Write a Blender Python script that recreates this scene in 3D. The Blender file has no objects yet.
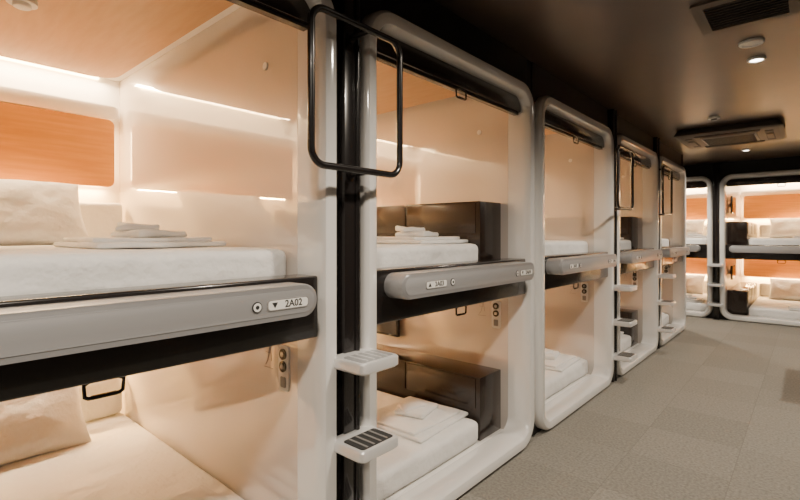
import bpy, bmesh, math, random
from mathutils import Vector, Matrix, noise
random.seed(4)
C = bpy.context.scene.collection
W, H = 1.48, 2.23
D = 2.0

# ---------------------------------------------------------------- materials
def mat(name, col, rough=0.5, metal=0.0, coat=0.0, coat_r=0.05, ior=1.5, emis=None, es=0.0, sheen=0.0, cior=1.5):
    m = bpy.data.materials.new(name); m.use_nodes = True
    b = m.node_tree.nodes["Principled BSDF"]
    b.inputs["Base Color"].default_value = (*col, 1)
    b.inputs["Roughness"].default_value = rough
    b.inputs["Metallic"].default_value = metal
    b.inputs["Coat Weight"].default_value = coat
    b.inputs["Coat Roughness"].default_value = coat_r
    b.inputs["Coat IOR"].default_value = cior
    b.inputs["IOR"].default_value = ior
    b.inputs["Sheen Weight"].default_value = sheen
    if emis:
        b.inputs["Emission Color"].default_value = (*emis, 1)
        b.inputs["Emission Strength"].default_value = es
    return m

def add_noise(m, c1, c2, scale=5, sc=(1, 1, 1), bump=0.0, bscale=None, detail=4, dist=0.01):
    nt = m.node_tree; b = nt.nodes["Principled BSDF"]
    tc = nt.nodes.new("ShaderNodeNewGeometry")
    mp = nt.nodes.new("ShaderNodeMapping"); mp.inputs["Scale"].default_value = sc
    nt.links.new(tc.outputs["Position"], mp.inputs["Vector"])
    n = nt.nodes.new("ShaderNodeTexNoise"); n.inputs["Scale"].default_value = scale; n.inputs["Detail"].default_value = detail
    nt.links.new(mp.outputs[0], n.inputs["Vector"])
    if c1:
        r = nt.nodes.new("ShaderNodeValToRGB")
        r.color_ramp.elements[0].position = 0.3; r.color_ramp.elements[0].color = (*c1, 1)
        r.color_ramp.elements[1].position = 0.7; r.color_ramp.elements[1].color = (*c2, 1)
        nt.links.new(n.outputs["Fac"], r.inputs[0]); nt.links.new(r.outputs[0], b.inputs["Base Color"])
    if bump:
        n2 = nt.nodes.new("ShaderNodeTexNoise"); n2.inputs["Scale"].default_value = bscale or scale; n2.inputs["Detail"].default_value = 5
        nt.links.new(tc.outputs["Position"], n2.inputs["Vector"])
        bp = nt.nodes.new("ShaderNodeBump"); bp.inputs["Strength"].default_value = bump; bp.inputs["Distance"].default_value = dist
        nt.links.new(n2.outputs["Fac"], bp.inputs["Height"]); nt.links.new(bp.outputs[0], b.inputs["Normal"])
    return m

M = {}
M['frame'] = mat("frame_offwhite", (.82, .81, .79), .12, coat=1.0, cior=1.9, coat_r=.03)
M['panel'] = mat("gloss_side_panel", (.66, .60, .55), .35, coat=1.0, coat_r=.02, ior=1.6, cior=2.7)
M['shell'] = mat("shell_white", (.86, .84, .81), .4, coat=.4)
M['wood'] = add_noise(mat("ash_wood", (.6, .35, .16), .4), (.60, .24, .030), (.72, .32, .055), 3, (1, 1, 14))
M['ceilwood'] = add_noise(mat("pod_ceiling_tan", (.6, .4, .26), .5), (.50, .29, .14), (.55, .33, .17), 3, (2, 14, 1))
M['black'] = mat("black_gloss", (.012, .010, .010), .25, coat=.4)
M['blackmatte'] = mat("black_paint", (.012, .010, .010), .55)
M['silver'] = mat("silver_plastic", (.36, .36, .37), .34, metal=.4)
M['silverlight'] = mat("silver_label", (.40, .40, .41), .36, metal=.3)
M['alu'] = mat("aluminium_step", (.76, .76, .76), .3, metal=.35)
M['rubber'] = add_noise(mat("step_rubber", (.03, .03, .03), .7), None, None, bump=.3, bscale=300)
M['sheet'] = add_noise(mat("white_sheet", (.87, .86, .84), .85, sheen=.2), None, None, bump=.9, bscale=5, dist=.05)
M['pillow'] = add_noise(mat("pillow_cotton", (.88, .87, .85), .85, sheen=.2), None, None, bump=.7, bscale=8, dist=.035)
M['towel'] = add_noise(mat("towel_terry", (.88, .87, .85), .95, sheen=.4), None, None, bump=.6, bscale=60, dist=.006)
M['cabinet'] = add_noise(mat("dark_brown_laminate", (.03, .018, .013), .25, coat=.3), (.018, .010, .008), (.022, .014, .010), 4, (1, 1, 20))
M['screen'] = mat("screen_glass", (.01, .01, .012), .08, coat=1)
M['led'] = mat("led_strip", (1, .8, .6), .5, emis=(1, .66, .28), es=34)
M['lamp'] = mat("lamp_lens", (1, 1, 1), .5, emis=(1, .9, .78), es=14)
M['white'] = mat("white_plastic", (.8, .79, .76), .4)
M['grey'] = mat("grey_plastic", (.25, .24, .23), .5)
M['ink'] = mat("label_ink", (.02, .02, .02), .6)
M['ceiling'] = add_noise(mat("ceiling_brown", (.10, .065, .045), .34, coat=.2, coat_r=.25), (.045, .030, .023), (.075, .050, .037), 1.6)
M['wall'] = mat("wall_dark", (.035, .027, .023), .5)
M['vent'] = mat("vent_metal", (.10, .085, .072), .5, metal=.2)
m = mat("carpet_tiles", (.3, .27, .23), .9); nt = m.node_tree; b = nt.nodes["Principled BSDF"]
g = nt.nodes.new("ShaderNodeNewGeometry")
br = nt.nodes.new("ShaderNodeTexBrick"); br.offset = 0; br.inputs["Scale"].default_value = 1
br.inputs["Brick Width"].default_value = .5; br.inputs["Row Height"].default_value = .5
br.inputs["Mortar Size"].default_value = .002; br.inputs["Bias"].default_value = 0
br.inputs["Color1"].default_value = (.255, .24, .208, 1); br.inputs["Color2"].default_value = (.215, .202, .175, 1)
br.inputs["Mortar"].default_value = (.185, .172, .15, 1)
nt.links.new(g.outputs["Position"], br.inputs["Vector"])
n = nt.nodes.new("ShaderNodeTexNoise"); n.inputs["Scale"].default_value = 70; n.inputs["Detail"].default_value = 4
nt.links.new(g.outputs["Position"], n.inputs["Vector"])
mx = nt.nodes.new("ShaderNodeMix"); mx.data_type = 'RGBA'; mx.blend_type = 'OVERLAY'; mx.inputs[0].default_value = .6
nt.links.new(br.outputs["Color"], mx.inputs[6]); nt.links.new(n.outputs["Fac"], mx.inputs[7])
nt.links.new(mx.outputs[2], b.inputs["Base Color"])
bp = nt.nodes.new("ShaderNodeBump"); bp.inputs["Strength"].default_value = .4; bp.inputs["Distance"].default_value = .004
nt.links.new(n.outputs["Fac"], bp.inputs["Height"]); nt.links.new(bp.outputs[0], b.inputs["Normal"])
M['carpet'] = m

# ---------------------------------------------------------------- mesh helpers
def finish(bm, name, material, parent=None, smooth=40):
    me = bpy.data.meshes.new(name)
    bmesh.ops.recalc_face_normals(bm, faces=bm.faces)
    bm.to_mesh(me); bm.free()
    o = bpy.data.objects.new(name, me); C.objects.link(o)
    me.materials.append(M[material])
    if smooth:
        for p in me.polygons: p.use_smooth = True
        me.set_sharp_from_angle(angle=math.radians(smooth))
    if parent: o.parent = parent
    return o

def bm_box(bm, a, b_, bevel=0, seg=2):
    r = bmesh.ops.create_cube(bm, size=1)
    vs = r['verts']
    for v in vs:
        v.co = Vector([(a[i] + b_[i]) / 2 + v.co[i] * abs(b_[i] - a[i]) for i in range(3)])
    if bevel:
        es = list({e for v in vs for e in v.link_edges})
        bmesh.ops.bevel(bm, geom=es, offset=bevel, segments=seg, affect='EDGES', profile=.5, material=-1)

def box(name, a, b_, material, parent=None, bevel=0, seg=2):
    bm = bmesh.new(); bm_box(bm, a, b_, bevel, seg)
    return finish(bm, name, material, parent)

def rrect(u0, u1, z0, z1, r, n=8):
    pts = []
    for cx, cz, a0 in ((u1 - r, z1 - r, 0), (u0 + r, z1 - r, 90), (u0 + r, z0 + r, 180), (u1 - r, z0 + r, 270)):
        for i in range(n + 1):
            a = math.radians(a0 + 90 * i / n)
            pts.append((cx + r * math.cos(a), cz + r * math.sin(a)))
    return pts

def loft(bm, loops, close=True):
    rings = [[bm.verts.new(p) for p in L] for L in loops]
    n = len(rings[0]); k = len(rings)
    for i in range(k if close else k - 1):
        a, b_ = rings[i], rings[(i + 1) % k]
        for j in range(n):
            bm.faces.new((a[j], a[(j + 1) % n], b_[(j + 1) % n], b_[j]))
    return rings

def prof_ring(name, u0, u1, z0, z1, R, prof, material, parent, n=8):
    bm = bmesh.new()
    loops = [[(u, v, z) for u, z in rrect(u0 + s, u1 - s, z0 + s, z1 - s, max(R - s, .002), n)] for s, v in prof]
    loft(bm, loops)
    return finish(bm, name, material, parent, 35)

def plate(name, pts2, v0, v1, material, parent=None, rnd=0.0, axis='v'):
    bm = bmesh.new()
    cx = sum(p[0] for p in pts2) / len(pts2); cz = sum(p[1] for p in pts2) / len(pts2)
    def L(v, s):
        out = []
        for x, z in pts2:
            d = Vector((cx - x, cz - z)); l = d.length or 1
            x2, z2 = x + d.x / l * s, z + d.y / l * s
            out.append((x2, v, z2) if axis == 'v' else (x2, z2, v) if axis == 'z' else (v, x2, z2))
        return out
    sg = 1 if v1 > v0 else -1
    loops = [L(v0, rnd), L(v0 + sg * rnd * .3, rnd * .3), L(v0 + sg * rnd, 0), L(v1, 0)] if rnd else [L(v0, 0), L(v1, 0)]
    rings = loft(bm, loops, close=False)
    bm.faces.new(rings[0]); bm.faces.new(rings[-1])
    return finish(bm, name, material, parent, 35)

def circle(cx, cz, r, n=24):
    return [(cx + r * math.cos(2 * math.pi * i / n), cz + r * math.sin(2 * math.pi * i / n)) for i in range(n)]

def tube_loop(name, pts, r, material, parent=None, cyclic=True, fill=3):
    cu = bpy.data.curves.new(name, 'CURVE'); cu.dimensions = '3D'; cu.bevel_depth = r; cu.bevel_resolution = fill
    cu.use_fill_caps = True
    s = cu.splines.new('POLY'); s.points.add(len(pts) - 1)
    for i, p in enumerate(pts): s.points[i].co = (*p, 1)
    s.use_cyclic_u = cyclic; s.use_smooth = True
    tmp = bpy.data.objects.new(name + "_c", cu); C.objects.link(tmp)
    dg = bpy.context.evaluated_depsgraph_get(); dg.update()
    me = bpy.data.meshes.new_from_object(tmp.evaluated_get(dg)); me.name = name
    bpy.data.objects.remove(tmp)
    o = bpy.data.objects.new(name, me); C.objects.link(o)
    me.materials.clear(); me.materials.append(M[material])
    for p in me.polygons: p.use_smooth = True
    me.set_sharp_from_angle(angle=math.radians(50))
    if parent: o.parent = parent
    return o

def soft_box(bm, c, s, r, cuts=14, amp=0.0, freq=4, rot=0, seed=0, tilt=0):
    N = cuts + 1
    R = Matrix.Rotation(rot, 3, 'Z') @ Matrix.Rotation(tilt, 3, 'X')
    h = Vector(s) / 2; c = Vector(c); g = {}
    def V(i, j, k):
        if (i, j, k) in g: return g[(i, j, k)]
        p = Vector([math.sin((t / N * 2 - 1) * math.pi / 2) for t in (i, j, k)])
        q = Vector([p[a] * h[a] for a in range(3)])
        inn = Vector([max(-(h[a] - r), min(h[a] - r, q[a])) for a in range(3)])
        d = q - inn
        if d.length > 1e-6: q = inn + d.normalized() * r
        if amp:
            nn = noise.noise_vector(Vector((q.x * freq + seed, q.y * freq, q.z * freq + seed * 2)))
            q += Vector((nn.x, nn.y, nn.z)) * amp * (.5 if p.z < 0 else 1)
        g[(i, j, k)] = bm.verts.new(R @ q + c)
        return g[(i, j, k)]
    for a in range(N):
        for b_ in range(N):
            for e in (0, N):
                for f in (lambda x, y: (e, x, y), lambda x, y: (x, e, y), lambda x, y: (x, y, e)):
                    bm.faces.new([V(*f(a, b_)), V(*f(a + 1, b_)), V(*f(a + 1, b_ + 1)), V(*f(a, b_ + 1))])

def pillow_bm(bm, c, size, tilt, rot=0, seed=0, n=26):
    sx, sy, sz = size
    R = Matrix.Rotation(rot, 3, 'Z') @ Matrix.Rotation(tilt, 3, 'X')
    g = {}
    for side in (1, -1):
        for i in range(n + 1):
            for j in range(n + 1):
                x = math.sin((i / n * 2 - 1) * math.pi / 2); y = math.sin((j / n * 2 - 1) * math.pi / 2)
                edge = i in (0, n) or j in (0, n)
                if edge and side == -1: g[(side, i, j)] = g[(1, i, j)]; continue
                hh = (max(0, 1 - abs(x) ** 3.2) * max(0, 1 - abs(y) ** 3.2)) ** .5
                pin = 1 - .07 * (1 - abs(y) ** 2) * abs(x) ** 3
                pin2 = 1 - .07 * (1 - abs(x) ** 2) * abs(y) ** 3
                p = Vector((x * pin * sx / 2, y * pin2 * sy / 2, side * hh * sz / 2))
                nn = noise.noise(Vector((p.x * 7 + seed, p.y * 7, side * 3 + seed)))
                p.z += nn * .022 * hh
                g[(side, i, j)] = bm.verts.new(R @ p + Vector(c))
    for side in (1, -1):
        for i in range(n):
            for j in range(n):
                q = (g[(side, i, j)], g[(side, i + 1, j)], g[(side, i + 1, j + 1)], g[(side, i, j + 1)])
                bm.faces.new(q if side == 1 else q[::-1])

def empty(name, loc=(0, 0, 0), rz=0):
    e = bpy.data.objects.new(name, None); e.empty_display_size = .1
    C.objects.link(e); e.location = loc; e.rotation_euler = (0, 0, rz)
    return e

def text(body, size, loc, parent, name):
    cu = bpy.data.curves.new(name, 'FONT'); cu.body = body; cu.size = size; cu.extrude = .0004
    cu.align_x = 'CENTER'; cu.align_y = 'CENTER'; cu.offset = .0004
    o = bpy.data.objects.new(name, cu); C.objects.link(o); cu.materials.append(M['ink'])
    o.location = loc; o.rotation_euler = (math.pi / 2, 0, 0); o.parent = parent
    return o

def area(name, loc, rot, sx, sy, power, col, parent=None, spread=180):
    l = bpy.data.lights.new(name, 'AREA'); l.shape = 'RECTANGLE'; l.size = sx; l.size_y = sy
    l.energy = power; l.color = col; l.spread = math.radians(spread)
    o = bpy.data.objects.new(name, l); C.objects.link(o); o.location = loc; o.rotation_euler = rot
    if parent: o.parent = parent
    return o

WARM = (1, .72, .42)
AMBER = (1, .55, .17)

# ---------------------------------------------------------------- capsule stack
def stack(loc, rz, mirror, labels, lp=1.0):
    root = empty("capsule_bunk_unit", loc, rz)
    X = (lambda u: W - u) if mirror else (lambda u: u)
    prof = [(0, .07), (0, -.004), (.006, -.02), (.018, -.03), (.05, -.03), (.062, -.024), (.07, -.008), (.076, .03), (.078, .12), (.070, .12), (.065, .07)]
    prof_ring("front_frame", 0, W, 0.003, H, .17, prof, 'frame', root, 10)
    bm = bmesh.new()
    outer = rrect(-.002, W + .002, 0.0, 2.418, .001, 10); inner = rrect(.02, W - .02, .02, H - .02, .15, 10)
    loft(bm, [[(u, .03, z) for u, z in outer], [(u, .03, z) for u, z in inner], [(u, .065, z) for u, z in inner], [(u, .065, z) for u, z in outer]])
    finish(bm, "dark_surround", 'blackmatte', root)
    box("side_panel_left", (.03, .121, 0.03), (.078, D, 2.30), 'panel', root)
    box("side_panel_right", (W - .078, .121, 0.03), (W - .03, D, 2.30), 'panel', root)
    box("back_panel", (.03, D, 0.03), (W - .03, D + .04, 2.30), 'shell', root)
    box("top_panel", (.079, .121, 2.28), (W - .079, D - .001, 2.30), 'shell', root)
    box("base_panel", (.079, .121, .03), (W - .079, D - .001, .06), 'shell', root)
    box("mid_deck", (.079, .121, .98), (W - .079, D - .001, 1.12), 'shell', root)
    box("header", (.079, .10, 2.145), (W - .079, .12, 2.28), 'shell', root)
    plate("ceiling_inlay_upper", rrect(.17, W - .17, .2, D - .17, .13), 2.225, 2.25, 'ceilwood', root, axis='z')
    plate("ceiling_inlay_lower", rrect(.16, W - .16, .2, D - .14, .12), .945, .965, 'ceilwood', root, axis='z')
    for k, zt in ((0, 2.25), (1, .965)):
        for uu in (.35, W - .35):
            box("inlay_spacer", (uu - .02, .5, zt), (uu + .02, 1.5, zt + (.03 if k == 0 else .015)), 'shell', root)
    box("centre_beam", (.076, .0, .935), (W - .076, .12, 1.155), 'black', root, .008, 3)
    box("blind_cassette_upper", (.077, .03, 2.06), (W - .077, .10, 2.153), 'cabinet', root, .008)
    box("blind_bottom_bar", (.085, .045, 2.045), (W - .085, .075, 2.06), 'black', root)
    for zc in (2.045, .935):
        tube_loop("blind_pull", [(W / 2 + a, .06 - .03, zc + b_) for a, b_ in ((-.03, 0), (-.045, -.008), (-.043, -.038), (-.035, -.043), (.035, -.043), (.043, -.038), (.045, -.008), (.03, 0))], .005, 'black', root)
        box("blind_pull_pad", (W / 2 - .03, .022, zc - .047), (W / 2 + .03, .038, zc - .038), 'black', root, .003)
    for zb in (0, 1.05):
        top = .93 + zb if zb == 0 else 2.01
        plate("headboard_wood", rrect(.13, W - .13, .545 + zb, top, .04), D - .05, D - .075, 'wood', root, rnd=.006)
        box("headboard_spacer", (.4, D - .05, .62 + zb), (W - .4, D, top - .06), 'shell', root)
        box("led_strip_low", (.16, D - .045, .553 + zb), (W - .16, D - .03, .565 + zb), 'led', root)
        for ue in (.135, W - .135 - .01):
            box("led_strip_side", (ue, D - .04, .60 + zb), (ue + .01, D - .028, top - .05), 'led', root)
        area("led_lamp_low", (W / 2, D - .035, .545 + zb), (math.radians(-20), 0, 0), W - .35, .02, 34.0 * lp, AMBER, root)
    plate("headboard_trim", rrect(.10, W - .10, 2.02, 2.10, .03), D - .06, D, 'shell', root, rnd=.006)
    area("led_lamp_top", (W / 2, D - .07, 2.262), (math.radians(-8), 0, 0), W - .3, .04, 27.0 * lp, WARM, root)
    area("led_lamp_top_lower", (W / 2, D - .07, .972), (math.radians(-8), 0, 0), W - .3, .04, 20.0 * lp, WARM, root)
    box("led_strip_top", (.2, D - .02, 2.262), (W - .2, D - .002, 2.276), 'led', root)
    for zb in (0, 1.065):
        z0 = .061 if zb == 0 else 1.121
        bm = bmesh.new()
        ua, ub = sorted((X(W - .079), X(W - .079 - .25)))
        bm_box(bm, (ua, .17, z0), (ub, 1.9, .44 + zb), .004)
        finish(bm, "side_cabinet", 'cabinet', root)
        fa = X(W - .079 - .25); sg = -1 if not mirror else 1
        for k in range(3):
            a0 = .2 + k * .56
            ua, ub = sorted((fa + sg * .0005, fa + sg * .007))
            box("cabinet_door", (ua, a0, z0 + .19), (ub, a0 + .54, .43 + zb), 'cabinet', root, .002)
    wr = W - .078
    plate("control_plate", rrect(.17, .235, .70, .875, .015), wr - .006, wr, 'white', root, axis='u')
    for zc in (.842, .795):
        plate("control_knob", circle(.2025, zc, .021), wr - .012, wr - .005, 'black', root, axis='u')
        plate("control_knob_cap", circle(.2025, zc, .010), wr - .014, wr - .011, 'silver', root, axis='u')
    plate("control_socket", rrect(.187, .218, .715, .755, .004), wr - .009, wr - .005, 'grey', root, axis='u')
    for pts in ([(.29, .80), (.30, .86), (.33, .87)], [(.30, .86), (.315, .80), (.33, .78)], [(.30, .83), (.33, .83)], [(.28, .77), (.34, .77)]):
        tube_loop("pictogram_line", [(wr - .001, a, b_) for a, b_ in pts], .0014, 'grey', root, cyclic=False, fill=1)
    plate("wall_button", circle(.33, 1.98, .016), wr - .006, wr, 'white', root, axis='u')
    plate("smoke_detector_base", circle(W / 2, 1.0, .05), 2.205, 2.2255, 'white', root, axis='z')
    plate("smoke_detector_cap", circle(W / 2, 1.0, .03), 2.19, 2.206, 'white', root, axis='z', rnd=.004)
    # door bar with labels
    plate("bar_body", rrect(.13, 1.325, 1.037, 1.142, .052, 10), -.10, .005, 'silver', root, rnd=.014)
    plate("bar_face", rrect(.148, 1.307, 1.053, 1.126, .036, 10), -.1015, -.099, 'silverlight', root, rnd=.001)
    if labels:
        for uc, cc, up, lab in ((.355, .475, True, labels[0]), (1.205, 1.095, False, labels[1])):
            plate("label_outline", rrect(uc - .075, uc + .075, 1.0705, 1.1045, .010), -.1036, -.1015, 'grey', root)
            plate("label_pill", rrect(uc - .072, uc + .072, 1.0735, 1.1015, .009), -.1042, -.103, 'white', root)
            text(lab, .030, (uc + .018, -.1046, 1.0875), root, "room_number")
            s = 1 if up else -1
            plate("arrow_mark", [(uc - .060, 1.0875 - .008 * s), (uc - .040, 1.0875 - .008 * s), (uc - .050, 1.0875 + .009 * s)], -.1048, -.104, 'ink', root)
            plate("switch_ring", circle(cc, 1.0875, .016), -.1045, -.1015, 'ink', root)
            plate("switch_cap", circle(cc, 1.0875, .013), -.1052, -.1044, 'white', root)
            plate("switch_dot", circle(cc, 1.0875, .006), -.1058, -.1051, 'ink', root)
    # ---------- soft goods
    T = Matrix.Translation(loc) @ Matrix.Rotation(rz, 4, 'Z')
    for zb, z0 in ((0, .061), (1.05, 1.122)):
        zt = .20 + zb
        ua, ub = sorted((X(.084), X(W - .079 - .255 - .012)))
        uc = (ua + ub) / 2
        bm = bmesh.new(); soft_box(bm, (uc, 1.05, (z0 + zt) / 2), (ub - ua, 1.78, zt - z0), .035, 18, .006, 3, seed=loc[1] + zb)
        bm.transform(T); finish(bm, "mattress", 'sheet', None, 60)
        bm = bmesh.new(); pillow_bm(bm, (uc - .05, 1.68, zt + .165), (.62, .42, .16), math.radians(54), 0, seed=loc[1] * 3 + zb)
        bm.transform(T); finish(bm, "pillow", 'pillow', None, 80)
        bm = bmesh.new(); soft_box(bm, (uc, 1.885, zt + .125), (ub - ua - .04, .07, .24), .03, 14, .006, 6, seed=loc[1] * 2 + zb)
        bm.transform(T); finish(bm, "bolster_cushion", 'pillow', None, 80)
        if mirror and zb: cu_, cv_ = 1.10, .78
        elif mirror: cu_, cv_ = 1.06, .42
        else: cu_, cv_ = .88, .46
        bm = bmesh.new()
        soft_box(bm, (cu_, cv_, zt + .0125), (.50, .46, .022), .010, 14, .005, 8, rot=.06, seed=1.3 + zb)
        soft_box(bm, (cu_ - .01, cv_ + .01, zt + .031), (.44, .40, .018), .008, 14, .005, 8, rot=.0, seed=2.3 + zb)
        bm.transform(T); finish(bm, "folded_duvet", 'sheet', None, 70)
        bm = bmesh.new()
        soft_box(bm, (cu_ + .03, cv_ + .0, zt + .054), (.23, .19, .030), .014, 14, .014, 9, rot=.25, seed=5 + zb)
        soft_box(bm, (cu_ - .01, cv_ + .02, zt + .080), (.16, .11, .026), .012, 14, .016, 11, rot=-.35, seed=7 + zb)
        bm.transform(T); finish(bm, "folded_towels", 'towel', None, 70)
    return root

rows = [(-1.90, False, None), (-.345, True, ("2A01", "2A02")), (1.27, False, ("2A03", "2A04")),
        (2.83, True, ("2A05", "2A06")), (4.42, False, ("2A07", "2A08")), (5.97, True, ("2A09", "2A10"))]
for i, (y0, mir, lab) in enumerate(rows):
    stack((0, y0, 0), math.pi / 2, mir, lab)
YE = 8.66
stack((-1.31, YE, 0), 0, True, None, 1.2)
stack((.26, YE, 0), 0, True, None, 1.2)

def tv(loc, sz, rz):
    r = empty("wall_tv", loc, rz)
    box("tv_body", (-sz[0] / 2, -.03, -sz[1] / 2), (sz[0] / 2, 0, sz[1] / 2), 'black', r, .006)
    box("tv_screen", (-sz[0] / 2 + .012, -.032, -sz[1] / 2 + .02), (sz[0] / 2 - .012, -.0295, sz[1] / 2 - .012), 'screen', r)
    box("tv_bracket", (-.04, 0, -.03), (.04, .02, .03), 'blackmatte', r)
tv((-1.2, 1.27 + W - .078 - .021, .64), (.38, .22), 0)
tv((-1.2, 4.42 + W - .078 - .021, .64), (.38, .22), 0)
tv((.26 + .078 + .021, YE + .55, 1.78), (.36, .28), math.pi / 2)
tv((.26 + .078 + .021, YE + .55, .70), (.36, .22), math.pi / 2)

# ---------------------------------------------------------------- gap columns, ladders, handles
gaps = [(-.42, -.345), (1.135, 1.27), (2.75, 2.83), (4.31, 4.42), (5.90, 5.97)]
for n_, (a, b_) in enumerate(gaps):
    box("trim_%d" % (n_ + 1), (-.14, a + .0025, .0), (-.035, b_ - .0025, 2.418), 'black', None)

def ladder(loc, rz):
    r = empty("access_ladder", loc, rz)
    box("rail", (-.03, -.012, 0), (.03, .034, 2.415), 'black', r, .004)
    tube_loop("rail_edge", [(.036, -.012, .0), (.036, -.012, 2.41)], .010, 'black', r, False)
    for z in (.255, .555, .857):
        bm = bmesh.new()
        pts = rrect(-.095, .100, -.177, -.0, .022)
        rings = loft(bm, [[(x, y, z - .042) for x, y in [(p[0] * .92, p[1] * .95) for p in pts]],
                          [(x, y, z - .034) for x, y in pts], [(x, y, z - .006) for x, y in pts],
                          [(x, y, z) for x, y in [(p[0] * .95, p[1] * .97 - .002) for p in pts]]], close=False)
        bm.faces.new(rings[0]); bm.faces.new(rings[-1])
        finish(bm, "step", 'alu', r, 40)
        plate("step_grip", rrect(-.078, .082, -.16, -.055, .012), z - .002, z + .002, 'rubber' if z < .8 else 'silverlight', r, axis='z')
        for x in (-.05, -.017, .017, .05):
            box("grip_rib", (x - .004, -.155, z + .001), (x + .004, -.06, z + .004), 'grey' if z < .8 else 'alu', r)
def grab(loc, rz):
    r = empty("grab_handle", loc, rz)
    pts = [(u, -.115, z) for u, z in rrect(-.215, .215, 1.53, 2.045, .055, 8)]
    tube_loop("loop", pts, .0125, 'black', r)
    for z in (1.53, 2.045):
        tube_loop("standoff", [(.05, -.115, z), (.05, -.015, z)], .011, 'black', r, False)
        plate("standoff_flange", circle(.05, z, .020), -.020, -.0125, 'black', r)
for yc in (1.2025, 4.365, 5.935):
    ladder((0, yc, 0), math.pi / 2)
    grab((0, yc - .05, 0), math.pi / 2)
ladder((.215, YE, 0), 0)

# ---------------------------------------------------------------- room
XR, YB, AL, ZC = 1.97, -2.1, -1.36, 2.42
box("floor", (-2.1, YB, -.05), (XR, YE + 2.1, 0.0), 'carpet')
box("ceiling", (-2.1, YB, ZC), (XR + .05, YE + 2.1, ZC + .05), 'ceiling')
box("wall_right", (XR, YB, 0), (XR + .05, YE, ZC), 'wall')
box("wall_back", (-2.1, YB - .05, 0), (XR, YB, ZC), 'wall')
box("wall_alcove_side", (-2.05, 7.462, 0), (-.02, 7.50, ZC), 'blackmatte')
box("wall_alcove_left", (AL - .05, 7.50, 0), (AL, YE + .06, ZC), 'wall')
box("wall_end_filler", (.26 + W + .003, YE + .02, 0), (XR, YE + .08, ZC), 'blackmatte')
box("wall_end_gap", (.173, YE + .036, 0), (.257, YE + .14, ZC), 'black')
box("baseboard_right", (XR - .012, YB, 0), (XR, YE, .08), 'black')

r = empty("low_storage_box", (1.45, 5.3, 0), 0)
box("body", (-.18, -.45, .03), (.18, .45, .5), 'cabinet', r, .006)
box("lid", (-.185, -.455, .5), (.185, .455, .53), 'black', r, .005)
for x in (-.14, .14):
    for y in (-.4, .4):
        box("foot", (x - .02, y - .02, 0), (x + .02, y + .02, .03), 'black', r)

def disc_obj(name, x, y, rad, lit):
    r = empty(name, (x, y, 0))
    bm = bmesh.new()
    L = lambda q, z: [(q * math.cos(t * math.pi / 16), q * math.sin(t * math.pi / 16), z) for t in range(32)]
    loft(bm, [L(rad, 2.42), L(rad, 2.412), L(rad * .93, 2.405), L(rad * .72, 2.407), L(rad * .70, 2.414)], close=False)
    finish(bm, "trim_ring", 'white', r)
    plate("lens", circle(0, 0, rad * .71), 2.411, 2.418, 'lamp' if lit else 'white', r, axis='z')
    return r
disc_obj("ceiling_speaker", 1.06, 3.38, .062, False)
dl = [(1.06, 3.72), (1.06, 1.6), (1.06, .1), (1.06, -1.2), (1.7, 5.3), (.68, 7.6), (-.5, 8.1)]
for x, y in dl:
    r = disc_obj("ceiling_downlight", x, y, .05, True)
    l = bpy.data.lights.new("downlight_lamp", 'SPOT'); l.energy = 118; l.color = (1, .87, .71); l.spot_size = math.radians(155); l.spot_blend = .8; l.shadow_soft_size = .05
    o = bpy.data.objects.new("downlight_lamp", l); C.objects.link(o)
    o.parent = r; o.location = (0, 0, 2.35)

def vent(name, cx, cy, sx, sy, z, h, slats, mt):
    r = empty(name, (cx, cy, 0))
    bm = bmesh.new()
    ou = rrect(-sx / 2, sx / 2, -sy / 2, sy / 2, .02, 4); inn = rrect(-sx / 2 + .05, sx / 2 - .05, -sy / 2 + .05, sy / 2 - .05, .01, 4)
    loft(bm, [[(a, b_, z) for a, b_ in ou], [(a, b_, z - h) for a, b_ in ou], [(a, b_, z - h - .003) for a, b_ in inn], [(a, b_, z) for a, b_ in inn]])
    finish(bm, "bezel", mt, r)
    box("plenum", (-sx / 2 + .05, -sy / 2 + .05, z - .006), (sx / 2 - .05, sy / 2 - .05, z - .001), 'blackmatte', r)
    for i in range(slats):
        y = -sy / 2 + .06 + (sy - .12) * (i + .5) / slats
        o = box("slat_%d" % i, (-sx / 2 + .05, -.008, -.001), (sx / 2 - .05, .008, .001), mt, r)
        o.location = (0, y, z - h * .6); o.rotation_euler = (math.radians(40), 0, 0)
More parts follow.
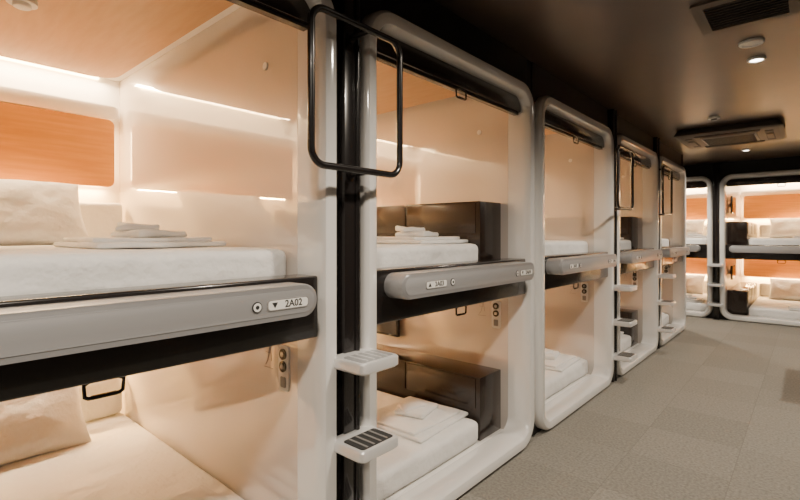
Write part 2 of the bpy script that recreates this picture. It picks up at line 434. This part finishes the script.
vent("ceiling_vent", 1.08, 2.86, .42, .42, 2.42, .012, 9, 'vent')
r = empty("ceiling_air_conditioner", (.66, 6.2, 0))
bm = bmesh.new()
o1 = rrect(-.46, .46, -.46, .46, .05, 5); o2 = rrect(-.43, .43, -.43, .43, .04, 5)
rings = loft(bm, [[(a, b_, 2.419) for a, b_ in o2], [(a, b_, 2.375) for a, b_ in o1], [(a, b_, 2.36) for a, b_ in o1], [(a, b_, 2.345) for a, b_ in o2]], close=False)
bm.faces.new(rings[0]); bm.faces.new(rings[-1]); finish(bm, "body", 'vent', r)
box("intake_grille", (-.24, -.24, 2.335), (.24, .24, 2.3445), 'grey', r, .004)
for i in range(9):
    y = -.2 + i * .05
    box("intake_slat_%d" % i, (-.22, y - .008, 2.330), (.22, y + .008, 2.336), 'vent', r)
for sx_, sy_, cx, cy in ((.56, .07, 0, -.345), (.56, .07, 0, .345), (.07, .56, -.345, 0), (.07, .56, .345, 0)):
    box("outlet_slot", (cx - sx_ / 2, cy - sy_ / 2, 2.340), (cx + sx_ / 2, cy + sy_ / 2, 2.3455), 'blackmatte', r)
    box("outlet_louvre", (cx - sx_ / 2 + .01, cy - sy_ / 4, 2.330), (cx + sx_ / 2 - .01, cy + sy_ / 4, 2.334), 'vent', r)
r = empty("ceiling_sensor", (.63, 5.29, 0))
plate("base", circle(0, 0, .045), 2.40, 2.42, 'white', r, axis='z'); plate("dome", circle(0, 0, .025), 2.385, 2.40, 'grey', r, axis='z')

# ---------------------------------------------------------------- world + camera
w = bpy.data.worlds.new("World"); bpy.context.scene.world = w; w.use_nodes = True
w.node_tree.nodes["Background"].inputs[0].default_value = (.9, .8, .7, 1); w.node_tree.nodes["Background"].inputs[1].default_value = .05
cam = bpy.data.cameras.new("Camera"); co = bpy.data.objects.new("Camera", cam); C.objects.link(co)
co.location = (1.32, 0, 1.3); co.rotation_euler = (math.pi / 2, 0, math.atan2(411, 467))
cam.sensor_width = 36; cam.lens = 467 / 800 * 36; cam.shift_y = -15 / 800; cam.clip_start = .02
bpy.context.scene.camera = co
